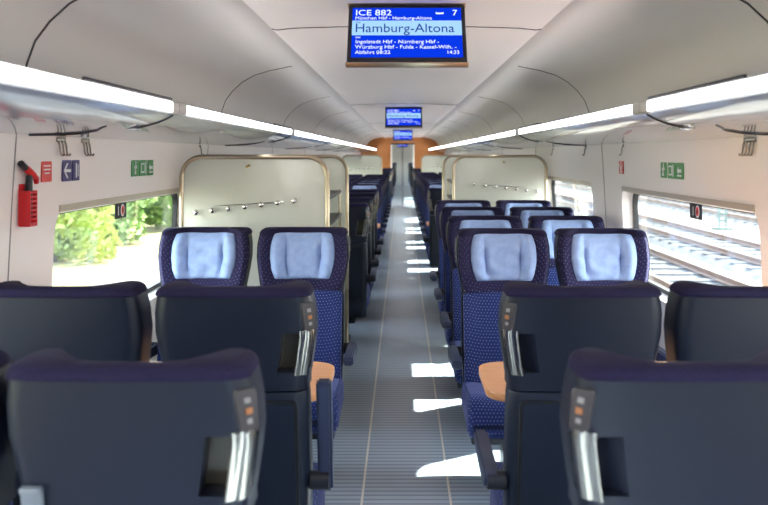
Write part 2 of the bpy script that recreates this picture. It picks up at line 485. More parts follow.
# racks of the next coach, one plain section a side
for s in (-1, 1):
    t = thing('overhead_luggage_shelf', 'far overhead rack beyond the glass door, on the %s' % ('left' if s < 0 else 'right'), 'luggage rack', (s*1.1, YV+0.1, 1.75), 0, 'overhead racks in the next coach')
    bm = NB(); prism(bm, [(s*(x-1.1), z-1.75) for x, z in UND+[(1.352, 1.79), (1.18, 1.79), (0.90, 1.812), (0.885, 1.838), (0.866, 1.838)]], 1, 0, YE-YV-0.2)
    link('tray', bm, M['rack'], t, angle=30)
    bm = NB(); box(bm, (s*(0.858-1.1), (YE-YV-0.2)/2, 0.07), (0.012, YE-YV-0.4, 0.044)); link('light_strip', bm, M['light'], t)

# vestibule ceiling lamp
o = tag(link('ceiling_lamp', (lambda b: (box(b, (0, 0, 0), (0.5, 1.2, 0.03), 0.01), b)[1])(NB()), M['light']), 'ceiling lamp of the vestibule behind the glass door', 'lamp'); o.location = (0, (YB+YV)/2, 2.185)

# ------------------------------------------------------------------ seats
# local frame: faces +Y, top rear edge at y = 0, floor z = 0
LEAN = 0.19
yr = lambda z: (1.235-z)*LEAN
WT = [(0.25, 0.225), (0.55, 0.238), (0.88, 0.236), (0.93, 0.236), (1.0, 0.249), (1.08, 0.262), (1.15, 0.260), (1.20, 0.252), (1.235, 0.240)]
wz = lambda z: interp(WT, z)*0.962

def shell_section(z, g, notch, depth=0.13):
    w = wz(z)-0.003; y0 = yr(z); r = 0.045
    pts = []
    def P(x, y):
        if notch and g and x*g > w-0.098: y = max(y, 0.052)
        pts.append((x, y0+y, z))
    P(-w, depth); P(-w, 0.075)
    for i in range(6):
        a = PI+PI/2*i/5
        P(-w+r+r*math.cos(a), r+r*math.sin(a))
    P(-w+0.0981, 0.0-0.002); P(-w+0.0985, -0.002); P(0, -0.007); P(w-0.0985, -0.002); P(w-0.0979, -0.002)
    for i in range(6):
        a = 1.5*PI+PI/2*i/5
        P(w-r+r*math.cos(a), r+r*math.sin(a))
    P(w, 0.075); P(w, depth); P(w-0.022, depth); P(w-0.045, 0.068); P(-w+0.045, 0.068); P(-w+0.022, depth)
    if notch and g:   # keep the side just short of the opening
        pass
    return pts

def upper_shell(g):
    bm = NB(); rings = []
    zs = [(0.905, 0), (0.93, 0), (0.965, 0), (0.968, 1), (1.03, 1), (1.088, 1), (1.091, 0), (1.12, 0), (1.15, 0), (1.18, 0), (1.208, 0)]
    for z, nt in zs: rings.append(shell_section(z, g, nt))
    loft(bm, rings); return bm

def lower_shell():
    bm = NB(); rings = []
    for z in (0.25, 0.27, 0.4, 0.6, 0.8, 0.88, 0.898):
        k = 0.012 if z in (0.25, 0.898) else 0.0
        rings.append([(x*(1-k), y+k*0.3, zz) for x, y, zz in shell_section(z, 0, 0, 0.10)])
    loft(bm, rings); return bm

def headrest():
    bm = NB(); rings = []
    def sec(z, inset, back):
        w = wz(z)+(0.001 if z > 1.2045 else -0.008)-inset; y0 = yr(z); tip = interp([(0.9, 0.135), (1.0, 0.165), (1.15, 0.165), (1.235, 0.155)], z)-inset*.7
        cf = interp([(0.9, 0.105), (1.0, 0.092), (1.15, 0.07), (1.235, 0.042)], z)
        half = [(0.0, cf-inset*.6), (w-0.150, cf+0.003-inset*.6), (w-0.115, cf+0.014-inset*.6), (w-0.075, (cf+tip)/2+0.012-inset*.8), (w-0.045, tip-0.006), (w-0.022, tip), (w-0.006, tip-0.012), (w, tip-0.04), (w, back+0.03), (w-0.012, back+0.008), (w-0.05, back-0.002+0.0), (w*0.5, back-0.006)]
        full = [(-x, y) for x, y in half[1:]][::-1]
        ring = half + [(0, back-0.008)] + full
        return [(x, y0+y, z) for x, y in ring]
    for z in (0.912, 0.92, 0.96, 1.02, 1.08, 1.13, 1.17, 1.204): rings.append(sec(z, 0.008 if z < 0.915 else 0, 0.072))
    for z, ins in ((1.2055, 0.004), (1.209, 0.0), (1.218, 0.0), (1.226, 0.002), (1.232, 0.006), (1.236, 0.013)):
        rings.append(sec(z, ins, -0.003+ins))
    loft(bm, rings)
    for f in bm.faces:
        f.material_index = 1 if f.calc_center_median().z > 1.2045 else 0
    return bm

def back_cushion():
    bm = NB(); rings = []
    for z, ins in ((0.40, 0.01), (0.43, 0), (0.55, 0), (0.7, 0), (0.85, 0), (0.90, 0.0), (0.911, 0.008)):
        w = 0.216-ins; y0 = yr(z); b = interp([(0.4, 0.02), (0.6, 0.03), (0.7, 0.026), (0.9, 0.0)], z)
        half = [(0, 0.105+b), (0.12, 0.108+b), (0.165, 0.118+b), (0.195, 0.132+b), (0.220, 0.128+b), (w, 0.105+b), (w, 0.07), (0.15, 0.06)]
        half = [(min(x, w), y-ins) for x, y in half]
        ring = half+[(0, 0.06)]+[(-x, y) for x, y in half[1:]][::-1]
        rings.append([(x, y0+y, z) for x, y in ring])
    loft(bm, rings); return bm

def seat_cushion():
    bm = NB(); rings = []
    # sweep along y, section in x-z
    for y, zt, zb, ins in ((0.20, 0.455, 0.33, 0.01), (0.24, 0.46, 0.31, 0), (0.40, 0.462, 0.30, 0), (0.52, 0.475, 0.29, 0), (0.585, 0.476, 0.285, 0), (0.622, 0.462, 0.29, 0.004), (0.645, 0.43, 0.305, 0.014), (0.652, 0.38, 0.335, 0.03)):
        w = 0.229-ins
        half = [(0, zt-0.006), (0.12, zt-0.004), (0.18, zt+0.006), (0.212, zt+0.004), (w-0.006, zt-0.014), (w, zt-0.04), (w, zb+0.03), (w-0.01, zb+0.006), (0.2, zb)]
        half = [(min(x, w), z) for x, z in half]
        ring = half+[(0, zb)]+[(-x, z) for x, z in half[1:]][::-1]
        rings.append([(x, y, z) for x, z in ring])
    loft(bm, rings); return bm

def pillow_mesh(seed=0):
    bm = NB(); N = 26; Mv = 18
    rnd = random.Random(seed); ph = [rnd.uniform(0, 6.28) for _ in range(6)]
    def pt(u, v, side):
        zc = 1.092; hw = 0.180*(1-0.05*max(0, -v))*(1-0.15*abs(v)**3); hh = 0.126*(1-0.06*abs(u)**6)
        e = max(0.0, (1-abs(u)**4))**0.5*max(0.0, (1-abs(v)**4))**0.5
        t = 0.034*e
        au = abs(u)
        if side > 0:
            t += e*(0.034*math.exp(-((au-0.80)/0.17)**2) - 0.027*math.exp(-((au-0.54-0.05*v)/0.042)**2))
            t -= e*0.005*math.exp(-((v-0.10-0.03*math.sin(3*u+ph[0]))/0.035)**2)*(1 if au < 0.55 else 0)
            t += e*0.0034*(math.sin(9*u+5*v+ph[1])+math.sin(-7*u+11*v+ph[2])+math.sin(14*v*u+ph[3]))
        z = zc+v*hh-(0.007*(1-u*u) if v > 0 else 0)*v; y = yr(z)+interp([(0.9, 0.10), (1.0, 0.09), (1.15, 0.085), (1.235, 0.075)], z)+au**3*0.045
        return (u*hw, y+(t if side > 0 else -0.012*e), z)
    sp = lambda i, n: math.sin(PI/2*(2*i/n-1))*0.35+(2*i/n-1)*0.65
    F = [[bm.verts.new(pt(sp(i, N), sp(j, Mv), 1)) for j in range(Mv+1)] for i in range(N+1)]
    B = [[F[i][j] if (i in (0, N) or j in (0, Mv)) else bm.verts.new(pt(sp(i, N), sp(j, Mv), -1)) for j in range(Mv+1)] for i in range(N+1)]
    for G in (F, B):
        for i in range(N):
            for j in range(Mv):
                try: bm.faces.new((G[i][j], G[i+1][j], G[i+1][j+1], G[i][j+1]))
                except ValueError: pass
    return bm

def armrest(x, raised):
    bm = NB()
    if raised:
        z0, z1 = 0.55, 0.93
        prof = [(yr(z0)+0.03, z0), (yr(z0)+0.085, z0+0.01), (yr(z1)+0.09, z1-0.02), (yr(z1)+0.07, z1), (yr(z1)+0.03, z1-0.01)]
    else:
        prof = [(0.13, 0.575), (0.13, 0.61), (0.15, 0.625), (0.50, 0.635), (0.522, 0.625), (0.525, 0.60), (0.505, 0.585), (0.30, 0.57), (0.17, 0.555)]
    prism(bm, prof, 0, x-0.024, x+0.024)
    bmesh.ops.bevel(bm, geom=[e for e in bm.edges], offset=0.008, segments=2, affect='EDGES', clamp_overlap=True)
    return bm

PILLOWS = None
def make_seat(g, side, label, group, raised=False):
    """g: where the grab handle is (+1 / -1 local x, 0 none); side: where the outer armrest is"""
    t = thing('passenger_seat', label, 'seat', (0, 0, 0), 0, group)
    us = link('back_shell', upper_shell(g), M['shell'], t, angle=32)
    ls = link('lower_back_shell', lower_shell(), M['shell2'], t, angle=32)
    bm = NB()
    z0, z1 = 0.42, 0.865
    P = rrect(0, (z0+z1)/2, 0.37, z1-z0, 0.012, 3)
    loft(bm, [[(x, yr(z)-0.002, z) for x, z in P], [(x*0.985, yr(z)-0.0115, z) for x, z in P]])
    link('fold_panel', bm, M['shell2'], ls, angle=30)
    bm = NB()
    Q = rrect(0, (z0+z1)/2, 0.385, z1-z0+0.015, 0.016, 3)
    loft(bm, [[(x, yr(z)+0.01, z) for x, z in Q], [(x, yr(z)-0.0085, z) for x, z in Q]])
    link('panel_groove', bm, M['black'], ls, angle=30)
    link('headrest', headrest(), [M['velour'], M['velour_plain']], t, angle=50)
    link('backrest', back_cushion(), M['fabric'], t, angle=50)
    link('seat_cushion', seat_cushion(), M['fabric'], t, angle=50)
    p = link('head_pillow', pillow_mesh(3), M['pillow'], t, angle=80)
    # underframe and pedestal
    bm = NB(); box(bm, (0, 0.40, 0.275), (0.42, 0.40, 0.05), 0.01); link('seat_frame', bm, M['darkmetal'], t)
    bm = NB(); box(bm, (0, 0.38, 0.135), (0.07, 0.20, 0.25), 0.012); box(bm, (0, 0.38, 0.011), (0.12, 0.36, 0.02), 0.005); link('pedestal', bm, M['darkmetal'], t)
    for q in (1, -1):
        if q == side or g != 0:
            a = link('armrest', armrest(q*(0.272 if q == side else 0.262), raised and q == side), M['arm'], t, angle=40)
            bm = NB(); tube(bm, [(q*0.225, 0.155, 0.59), (q*0.285, 0.155, 0.59)], 0.03, 14); link('pivot', bm, M['darkmetal'], a)
    bm = NB(); hx = -(g if g else side)*0.192
    zc = 0.965
    box(bm, (hx, yr(zc)-0.008, zc), (0.042, 0.012, 0.05), 0.003, 2, Matrix.Rotation(0.18, 3, 'X'))
    box(bm, (hx, yr(zc)-0.014, zc+0.018), (0.042, 0.016, 0.012), 0.003)
    link('coat_hook', bm, M['hookgrey'], us)
    if g:
        # bright grab handle bridging the notch in the corner
        bm = NB(); rings = []
        for z in [0.955+0.146*i/8 for i in range(9)]:
            w = wz(z); y0 = yr(z); c = (w-0.026, 0.007)
            rings.append([(g*(c[0]+0.021*math.cos(a)+0.5*q), y0+c[1]+0.010*math.cos(a)+q, z) for a in [2*PI*k/28 for k in range(28)] for q in [0.011*math.sin(a)*(0.25+0.75*min(1, 1.5*abs(math.cos(a))))]])
        loft(bm, rings); link('grab_handle', bm, M['handle'], us, angle=60)
        bm = NB(); rings = []
        for z in (0.9685, 1.0875):
            w = wz(z)-0.004; y0 = yr(z)
            rings.append([(g*(w-0.096), y0+0.0475, z), (g*(w-0.004), y0+0.0475, z), (g*(w-0.004), y0+0.054, z), (g*(w-0.096), y0+0.054, z)])
        loft(bm, rings); link('grip_recess', bm, M['recess'], us, smooth=False)
        # seat number plate on the corner
        bm = NB(); rings = []
        for z, hw in ((1.098, 0.010), (1.105, 0.020), (1.178, 0.024), (1.186, 0.020)):
            w = wz(z)-0.003; y0 = yr(z)
            cx, cy = w-0.0125, 0.0125
            d = (0.7071, 0.7071); nrm = (0.7071, -0.7071)
            f = lambda a, b: (g*(cx+d[0]*a+nrm[0]*b), y0+cy+d[1]*a+nrm[1]*b, z)
            rings.append([f(-hw, -0.006), f(hw, -0.006), f(hw, 0.004), f(-hw, 0.004)])
        loft(bm, rings); pl = link('number_plate', bm, M['plate'], t, smooth=False)
        def mark(zc, hh, a0, a1, m, nm):
            bm = NB(); rings = []
            for z in (zc-hh, zc+hh):
                w = wz(z)-0.003; y0 = yr(z); cx, cy = w-0.0125, 0.0125
                f = lambda a, b: (g*(cx+0.7071*a+0.7071*b), y0+cy+0.7071*a-0.7071*b, z)
                rings.append([f(a0, 0.0035), f(a1, 0.0035), f(a1, 0.0055), f(a0, 0.0055)])
            loft(bm, rings); link(nm, bm, m, pl, smooth=False)
        mark(1.164, 0.0055, -0.008, 0.006, M['mark_g'], 'pictogram')
        mark(1.142, 0.006, -0.008, 0.007, M['mark_o'], 'reservation_slip')
        mark(1.121, 0.005, -0.006, 0.005, M['mark_g'], 'pictogram')
    return t

AX, WX = 0.54, 1.075
PROTO = {}
def place_seat(block, kind, y, face, label, group, raised=False, dx=0.0):
    """block -1 left / +1 right of the aisle; kind aisle/window; face +1 away from the camera, -1 towards it"""
    aisle_local = (-block)*(1 if face > 0 else -1)
    g = aisle_local if kind == 'aisle' else 0
    side = aisle_local if kind == 'aisle' else -aisle_local
    x = block*(AX if kind == 'aisle' else WX)+dx
    rz = 0 if face > 0 else PI
    key = (g, side, raised)
    if key not in PROTO:
        PROTO[key] = make_seat(g, side, label, group, raised)
        o = PROTO[key]; o.location = (x, y, 0); o.rotation_euler = (0, 0, rz)
        return o
    o = copy_thing(PROTO[key], (x, y, 0), rz, label, group)
    return o

SIDE_N = {-1: 'left', 1: 'right'}
for b in (-1, 1):
    sd = SIDE_N[b]
    # two rows seen from behind, nearest the camera
    place_seat(b, 'aisle', 1.53, 1, 'dark seat back with purple top, large and cut by the bottom edge, %s foreground' % sd, 'seats seen from behind in the foreground', dx=(-0.015 if b < 0 else 0.022))
    place_seat(b, 'window', 1.53, 1, 'seat at the %s wall beside the nearest seat, mostly outside the picture' % sd, 'seats seen from behind in the foreground') if b < 0 else None
    place_seat(b, 'aisle', 2.43, 1, ('dark seat back with raised armrest before the left table' if b < 0 else 'dark seat back with lowered aisle armrest before the right table'), 'seats seen from behind in the foreground', raised=(b < 0))
    place_seat(b, 'window', 2.43, 1, 'dark seat back by the %s window, seen from behind, beside the table' % sd, 'seats seen from behind in the foreground')
LEFT_FACE = [4.50]
place_seat(-1, 'aisle', 4.50, -1, 'blue aisle seat with pale pillow in front of the left glass partition', 'seats facing the camera at the left table', dx=-0.02)
place_seat(-1, 'window', 4.50, -1, 'blue window seat with pale pillow in front of the left glass partition', 'seats facing the camera at the left table', dx=-0.02)
for i in range(4):
    y = 4.43+0.92*i
    for kind in ('aisle', 'window'):
        lb = ('blue %s seat with white pillow facing the camera, at the right table' % kind if i == 0 else
              'blue %s seat with white pillow, %s row back from the right table' % (kind, ['', 'second', 'third', 'fourth'][i]))
        place_seat(1, kind, y, -1, lb, 'seats facing the camera on the right', dx=-0.018)
for i in range(4):
    for kind in ('aisle', 'window'):
        place_seat(-1, kind, 6.66+0.92*i, 1, 'dark %s seat from behind, %s row beyond the left luggage shelves' % (kind, ['first', 'second', 'third', 'fourth'][i]), 'seats from behind beyond the left luggage shelves')
for kind in ('aisle', 'window'):
    place_seat(1, kind, 9.75, 1, 'dark %s seat seen from behind just beyond the right luggage shelves' % kind, 'seats from behind beyond the right luggage shelves')
for i in range(7):
    for kind in ('aisle', 'window'):
        place_seat(-1, kind, 11.25+0.92*i, -1, 'far blue %s seat facing camera, %s row beyond the far left table' % (kind, (['first']+ORD[1:])[i]), 'far seats facing the camera on the left')
for i in range(9):
    for kind in ('aisle', 'window'):
        place_seat(1, kind, 11.55+0.92*i, -1, 'far blue %s seat facing camera, %s row beyond the far right table' % (kind, (['first']+ORD[1:])[i]), 'far seats facing the camera on the right')
for i in range(5):
    for kind in ('aisle', 'window'):
        place_seat(-1, kind, 21.0+0.92*i, 1, 'farthest left %s seat before the orange bulkhead, %s row after the partition' % (kind, (['first']+ORD[1:])[i]), 'farthest seats on the left')
for i in range(4):
    for kind in ('aisle', 'window'):
        place_seat(1, kind, 21.9+0.92*i, 1, 'farthest right %s seat before the orange bulkhead, %s row after the partition' % (kind, (['first']+ORD[1:])[i]), 'farthest seats on the right')

# seats of the next coach: too far to show parts, one mesh each
def joined_seat():
    bm = NB(); me_all = []
    for b_, mi in ((upper_shell(0), 0), (lower_shell(), 0), (headrest(), 1), (back_cushion(), 2), (seat_cushion(), 2)):
        me = bpy.data.meshes.new('tmp'); b_.to_mesh(me); b_.free()
        n0 = len(bm.faces); bm.from_mesh(me); bm.faces.ensure_lookup_table()
        for f in bm.faces[n0:]: f.material_index = mi
        bpy.data.meshes.remove(me)
    box(bm, (0, 0.38, 0.15), (0.09, 0.3, 0.30))
    return link('passenger_seat', bm, [M['shell'], M['velour'], M['fabric']], None, angle=40)
js = None
for i in range(12):
    for b in (-1, 1):
        for kind in ('aisle', 'window'):
            if js is None: js = o = joined_seat()
            else: o = js.copy(); COL.objects.link(o)
            o.location = (b*(AX if kind == 'aisle' else WX), 31.2+1.0*i, 0); o.rotation_euler = (0, 0, 0)
            tag(o, 'tiny dark %s seat in the next coach, %s row, %s side' % (kind, (['first']+ORD[1:])[i], SIDE_N[b]), 'seat', 'seats in the next coach')

# ------------------------------------------------------------------ tables
def make_table(b, yc, label):
    t = thing('table', label, 'table', (b*0.85, yc, 0), 0, 'tables between facing seats')
    x0, x1 = 0.305, 1.36; w = 0.25
    out = []
    r = 0.11
    for i in range(9):
        a = PI/2*i/8; out.append((x0+r-r*math.sin(a), -w+r-r*math.cos(a)))
    for i in range(9):
        a = PI/2*i/8; out.append((x0+r-r*math.cos(a), w-r+r*math.sin(a)))
    out += [(x1, w), (x1, -w)]
    bm = NB(); P = [(b*(x-0.85), y) for x, y in out]
    ins = [(b*(max(min(x, 2), 0)-0.85)*1.0, y*0.985) for x, y in out]
    loft(bm, [[(x, y, 0.712) for x, y in ins], [(x, y, 0.717) for x, y in P], [(x, y, 0.735) for x, y in P], [(x, y, 0.74) for x, y in ins]])
    top = link('tabletop', bm, M['table'], t, angle=30)
    bm = NB(); box(bm, (b*(1.02-0.85), 0, 0.355), (0.06, 0.10, 0.71), 0.012); box(bm, (b*(1.02-0.85), 0, 0.011), (0.12, 0.16, 0.02), 0.006); link('leg', bm, M['darkmetal'], t)
    bm = NB(); box(bm, (b*(0.80-0.85), 0, 0.7), (0.9, 0.06, 0.022), 0.004); link('support_rail', bm, M['darkmetal'], t)
    return t
make_table(-1, 3.24, 'pale orange wooden table between facing seats, left foreground')
make_table(1, 3.24, 'pale orange wooden table between facing seats, right foreground')
make_table(-1, 10.33, 'far wooden table beyond the left luggage shelves')
make_table(1, 10.65, 'far wooden table beyond the right luggage shelves')

# ------------------------------------------------------------------ glass partitions
def make_partition(b, y, label, face=-1, knobs=True):
    xa, xb, H, r = 0.462, 1.325, 1.628, 0.12
    xc = (xa+xb)/2
    t = thing('glass_partition', label, 'partition', (b*xc, y, 0), 0, 'glass partitions')
    X = lambda x: b*(x-xc)
    path = [(X(xa), 0, 0.003), (X(xa), 0, 0.8)]
    for i in range(11):
        a = PI/2*i/10; path.append((X(xa+r-r*math.cos(a)), 0, H-r+r*math.sin(a)))
    for i in range(11):
        a = PI/2*i/10; path.append((X(xb-r+r*math.sin(a)), 0, H-r+r*math.cos(a)))
    path += [(X(xb), 0, 0.8), (X(xb), 0, 0.003)]
    bm = NB(); tube(bm, path, 0.0145, 12); fr = link('tube_frame', bm, M['champ'], t, angle=60)
    bm = NB(); e = 0.006
    pp = [(X(xa)+b*e, 0.05), (X(xa)+b*e, 0.8)] + [(p[0], p[2]) for p in path[2:24]] + [(X(xb)-b*e, 0.8), (X(xb)-b*e, 0.05)]
    prism(bm, pp, 1, -0.005, 0.005); pn = link('glass_pane', bm, M['frost'], t, smooth=False)
    if knobs:
        for i in range(7):
            x = 1.235-i*0.0965; z = 1.30+i*0.0118
            bm = NB()
            rings = []
            for yy, rr in ((-0.004, 0.008), (-0.014, 0.008), (-0.017, 0.016), (-0.028, 0.0185), (-0.036, 0.014), (-0.039, 0.005)):
                rings.append([(X(x)+rr*math.cos(2*PI*k/12), yy, z+rr*math.sin(2*PI*k/12)) for k in range(12)])
            loft(bm, rings); link('knob', bm, M['steel'], t, angle=40)
        bm = NB(); box(bm, (X(0.93), -0.012, 1.575), (0.03, 0.016, 0.014), 0.004, 2, Matrix.Rotation(0.4*b, 3, 'Y')); link('clip', bm, M['brass'], t)
        # slender bright rod behind the knobs
        bm = NB(); tube(bm, [(X(1.13), -0.009, 1.338), (X(0.72), -0.009, 1.362)], [0.0015, 0.005], 8); link('rod', bm, M['steel'], t)
    return t
make_partition(-1, 4.74, 'frosted glass partition in champagne tube frame, behind the nearest left facing seats')
make_partition(-1, 6.42, 'second left frosted partition, on the far side of the luggage shelves')
make_partition(1, 7.48, 'frosted glass partition in tube frame behind the fourth right row')
make_partition(1, 9.35, 'second right frosted partition, on the far side of the luggage shelves')
make_partition(-1, 17.4, 'far left pale partition near the orange bulkhead')
make_partition(1, 19.6, 'far right pale partition near the orange bulkhead')

def make_shelves(b, y0, y1, label):
    t = thing('luggage_shelf', label, 'luggage shelf', (b*0.9, (y0+y1)/2, 0), 0, 'luggage shelves between partitions')
    L = y1-y0-0.10
    for z in (0.25, 0.72, 1.17, 1.35):
        bm = NB(); box(bm, (0, 0, z), (0.80, L, 0.022), 0.005); link('shelf', bm, M['darkmetal'], t)
    for sx in (-1, 1):
        for sy in (-1, 1):
            bm = NB(); tube(bm, [(sx*0.385, sy*(L/2-0.02), 0.003), (sx*0.385, sy*(L/2-0.02), 1.37)], 0.011, 8); link('post', bm, M['champ'], t)
    return t
make_shelves(-1, 4.74, 6.42, 'luggage shelves with dark edges between the two left glass partitions')
make_shelves(1, 7.48, 9.35, 'luggage shelves with dark edges between the two right glass partitions')

# ------------------------------------------------------------------ information displays
def text_mesh(s, size, loc, m, parent, name, align='LEFT', bold=0.0):
    cu = bpy.data.curves.new('txt', 'FONT'); cu.body = s; cu.size = size; cu.align_x = align; cu.extrude = 0.0004; cu.offset = bold
    cu.resolution_u = 3
    o = bpy.data.objects.new('txt', cu); COL.objects.link(o)
    dg = bpy.context.evaluated_depsgraph_get(); dg.update()
    me = bpy.data.meshes.new_from_object(o.evaluated_get(dg)); bpy.data.objects.remove(o); bpy.data.curves.remove(cu)
    me.name = name; me.materials.clear(); me.materials.append(m)
    x = bpy.data.objects.new(name, me); COL.objects.link(x); x.parent = parent
    x.location = loc; x.rotation_euler = (PI/2, 0, 0)
    return x, me

TILT = math.radians(30)
def make_display(loc, label):
    t = thing('information_display', label, 'display', loc, 0, 'ceiling information displays')
    W, Hh = 0.436, 0.268
    # the sloping unit is built upright in its own frame, then leaned
    R = Matrix.Rotation(-TILT, 4, 'X')
    def lean(o): o.matrix_local = R @ o.matrix_local
    bm = NB(); box(bm, (0, 0.016, -Hh/2), (W, 0.03, Hh), 0.006); h = link('housing', bm, M['housing'], t); lean(h)
    bm = NB()
    prism(bm, [(0.02, 0.0), (0.14, 0.0), (0.14, -0.19), (0.13, -0.2)], 0, -W/2+0.01, W/2-0.01); link('mount', bm, M['housing'], t, smooth=False)
    bm = NB(); box(bm, (0, 0.012, 0.004), (W+0.008, 0.030, 0.004), 0.0015)
    e = link('edge_strip', bm, M['champ'], t); lean(e)
    bm = NB(); box(bm, (0, 0.012, -Hh-0.004), (W+0.008, 0.030, 0.004), 0.0015)
    e = link('edge_strip', bm, M['champ'], t); lean(e)
    sw, sh = 0.405, 0.228; zt = -0.018
    bm = NB(); box(bm, (0, -0.0005, zt-sh/2), (sw, 0.003, sh)); sc = link('screen', bm, M['scr_blue'], t, smooth=False); lean(sc)
    kids = []
    bm = NB(); box(bm, (0, -0.0024, zt-0.0955), (sw, 0.0012, 0.068)); link('band', bm, M['scr_pale'], sc, smooth=False)
    y = -0.0030
    def T(s, size, x, z, m, al='LEFT', width=None, bold=0.0):
        o, me = text_mesh(s, size, (x, y, zt+z), m, sc, 'caption', al, bold)
        if width:
            w = max(v.co.x for v in me.vertices)-min(v.co.x for v in me.vertices); o.scale = (width/w, 1, 1)
        return o
    x0 = -sw/2+0.010
    T('ICE 882', 0.038, x0, -0.0365, M['scr_white'], width=0.132)
    T('7', 0.038, sw/2-0.014, -0.0365, M['scr_white'], 'RIGHT')
    T('München Hbf - Hamburg-Altona', 0.0205, x0, -0.0560, M['scr_white'], width=0.284)
    T('nach', 0.011, x0+0.002, -0.0735, M['scr_dark'])
    T('Hamburg-Altona', 0.058, x0, -0.1160, M['scr_dark'], width=0.363)
    T('über', 0.011, x0+0.003, -0.1430, M['scr_white'])
    T('Ingolstadt Hbf - Nürnberg Hbf -', 0.0225, x0+0.004, -0.1670, M['scr_white'], width=0.303)
    T('Würzburg Hbf - Fulda - Kassel-Wilh. -', 0.0225, x0+0.004, -0.1910, M['scr_white'], width=0.368)
    T('Abfahrt 08:22', 0.0215, x0+0.004, -0.2150, M['scr_white'], width=0.128)
    T('14:33', 0.0215, sw/2-0.012, -0.2150, M['scr_white'], 'RIGHT')
    bm = NB(); prism(bm, [(0.108, zt-0.030), (0.137, zt-0.030), (0.137, zt-0.020), (0.134, zt-0.024), (0.111, zt-0.024), (0.108, zt-0.020)], 1, -0.0036, -0.0024); link('coach_icon', bm, M['scr_white'], sc, smooth=False)
    return t
d0 = make_display((-0.002, 3.01, 2.206), 'blue ceiling display in the foreground reading Hamburg-Altona')
copy_thing(d0, (0.0, 9.5, 2.202), 0, 'second, smaller blue ceiling display further down the aisle', 'ceiling information displays')
copy_thing(d0, (0.0, 18.0, 2.202), 0, 'third and smallest blue ceiling display, near the orange bulkhead', 'ceiling information displays')

copy_thing(d0, (0.0, 33.0, 2.202), 0, 'tiny blue display in the next coach, seen through the glass door', 'ceiling information displays')
# ------------------------------------------------------------------ wall signs, hooks, hammer
def on_wall(b, y, z):
    """root placed on the wall; local +Y (after rotz) points into the coach, local X runs along the wall"""
    return (b*(wx(z)-0.001), y, z), (PI/2 if b > 0 else -PI/2)
def wall_thing(name, label, cat, b, y, z, group=None):
    loc, rz = on_wall(b, y, z)
    return thing(name, label, cat, loc, rz, group)
def plate(t, w, h, m, nm, x=0, z=0, y=0.004, th=0.004):
    bm = NB(); prism(bm, rrect(-x, z, w, h, min(w, h)*0.06, 3), 1, y-th, y); return link(nm, bm, m, t, smooth=False)
def shape(t, poly, m, nm, y=0.0055):
    bm = NB(); prism(bm, [(-a, c) for a, c in poly], 1, y-0.0025, y); return link(nm, bm, m, t, smooth=False)

def green_sign(b, y, z, label):
    t = wall_thing('wall_sign', label, 'sign', b, y, z, 'green safety signs above the windows')
    for i in range(3):
        x = (-0.122, 0.0, 0.122)[i]
        plate(t, 0.112 if i != (0 if b > 0 else 2) else 0.09, 0.082, M['green'], 'panel', x)
        if i == 0:
            shape(t, [(x-0.018, -0.03), (x-0.006, -0.005), (x-0.022, 0.002), (x-0.02, 0.01), (x+0.004, 0.012), (x+0.02, 0.0), (x+0.022, 0.006), (x+0.008, 0.02), (x-0.006, 0.024), (x+0.01, -0.03)], M['mark_w'], 'pictogram')
            shape(t, ellipse(x+0.004, 0.03, 0.007, 0.007, 10), M['mark_w'], 'pictogram')
        elif i == 1:
            shape(t, rrect(x-0.012, 0, 0.05, 0.05, 0.004, 2), M['mark_w'], 'pictogram')
            shape(t, [(x+0.024, -0.03), (x+0.034, -0.03), (x+0.034, 0.03), (x+0.024, 0.03)], M['mark_w'], 'pictogram')
            shape(t, rrect(x-0.012, 0, 0.036, 0.036, 0.004, 2), M['green'], 'pictogram', 0.0065)
        else:
            shape(t, [(x-0.03, -0.028), (x+0.03, -0.028), (x+0.03, -0.02), (x-0.03, -0.02)], M['mark_w'], 'pictogram')
            shape(t, [(x-0.03, 0.0), (x-0.012, 0.02), (x-0.012, 0.008), (x+0.028, 0.008), (x+0.028, -0.008), (x-0.012, -0.008), (x-0.012, -0.018)], M['mark_w'], 'pictogram')
    return t
green_sign(-1, 4.16, 1.573, 'row of three green safety signs above the left window')
green_sign(1, 4.12, 1.560, 'row of three green safety signs above the right window')
def red_sign(b, y, z, label):
    t = wall_thing('wall_sign', label, 'sign', b, y, z, 'red signs on the walls')
    plate(t, 0.085, 0.078, M['signred'], 'panel')
    for k in range(3):
        shape(t, rrect(0.0, 0.022-0.014*k, 0.055-(0.015 if k == 2 else 0), 0.005, 0.001, 1), M['mark_w'], 'print_line')
    return t
red_sign(-1, 3.03, 1.577, 'small red sign beside the red hammer holder')
t = wall_thing('wall_sign', 'small red sign split by white lines, right of the far right window', 'sign', 1, 5.06, 1.562, 'red signs on the walls')
plate(t, 0.10, 0.08, M['signred'], 'panel')
shape(t, rrect(0, 0, 0.008, 0.08, 0.001, 1), M['mark_w'], 'print_line')
for sx in (-1, 1):
    shape(t, [(sx*0.012, -0.02), (sx*0.036, 0.012), (sx*0.036, 0.022), (sx*0.012, -0.008)], M['mark_w'], 'pictogram')
    shape(t, rrect(sx*0.024, -0.028, 0.02, 0.006, 0.001, 1), M['mark_w'], 'pictogram')
t = wall_thing('wall_sign', 'violet sign with white arrow pointing left, on the left wall', 'sign', -1, 3.26, 1.577)
plate(t, 0.088, 0.085, M['violet'], 'panel', 0.044-0.092+0.002)
plate(t, 0.070, 0.085, M['violet'], 'panel', 0.042)
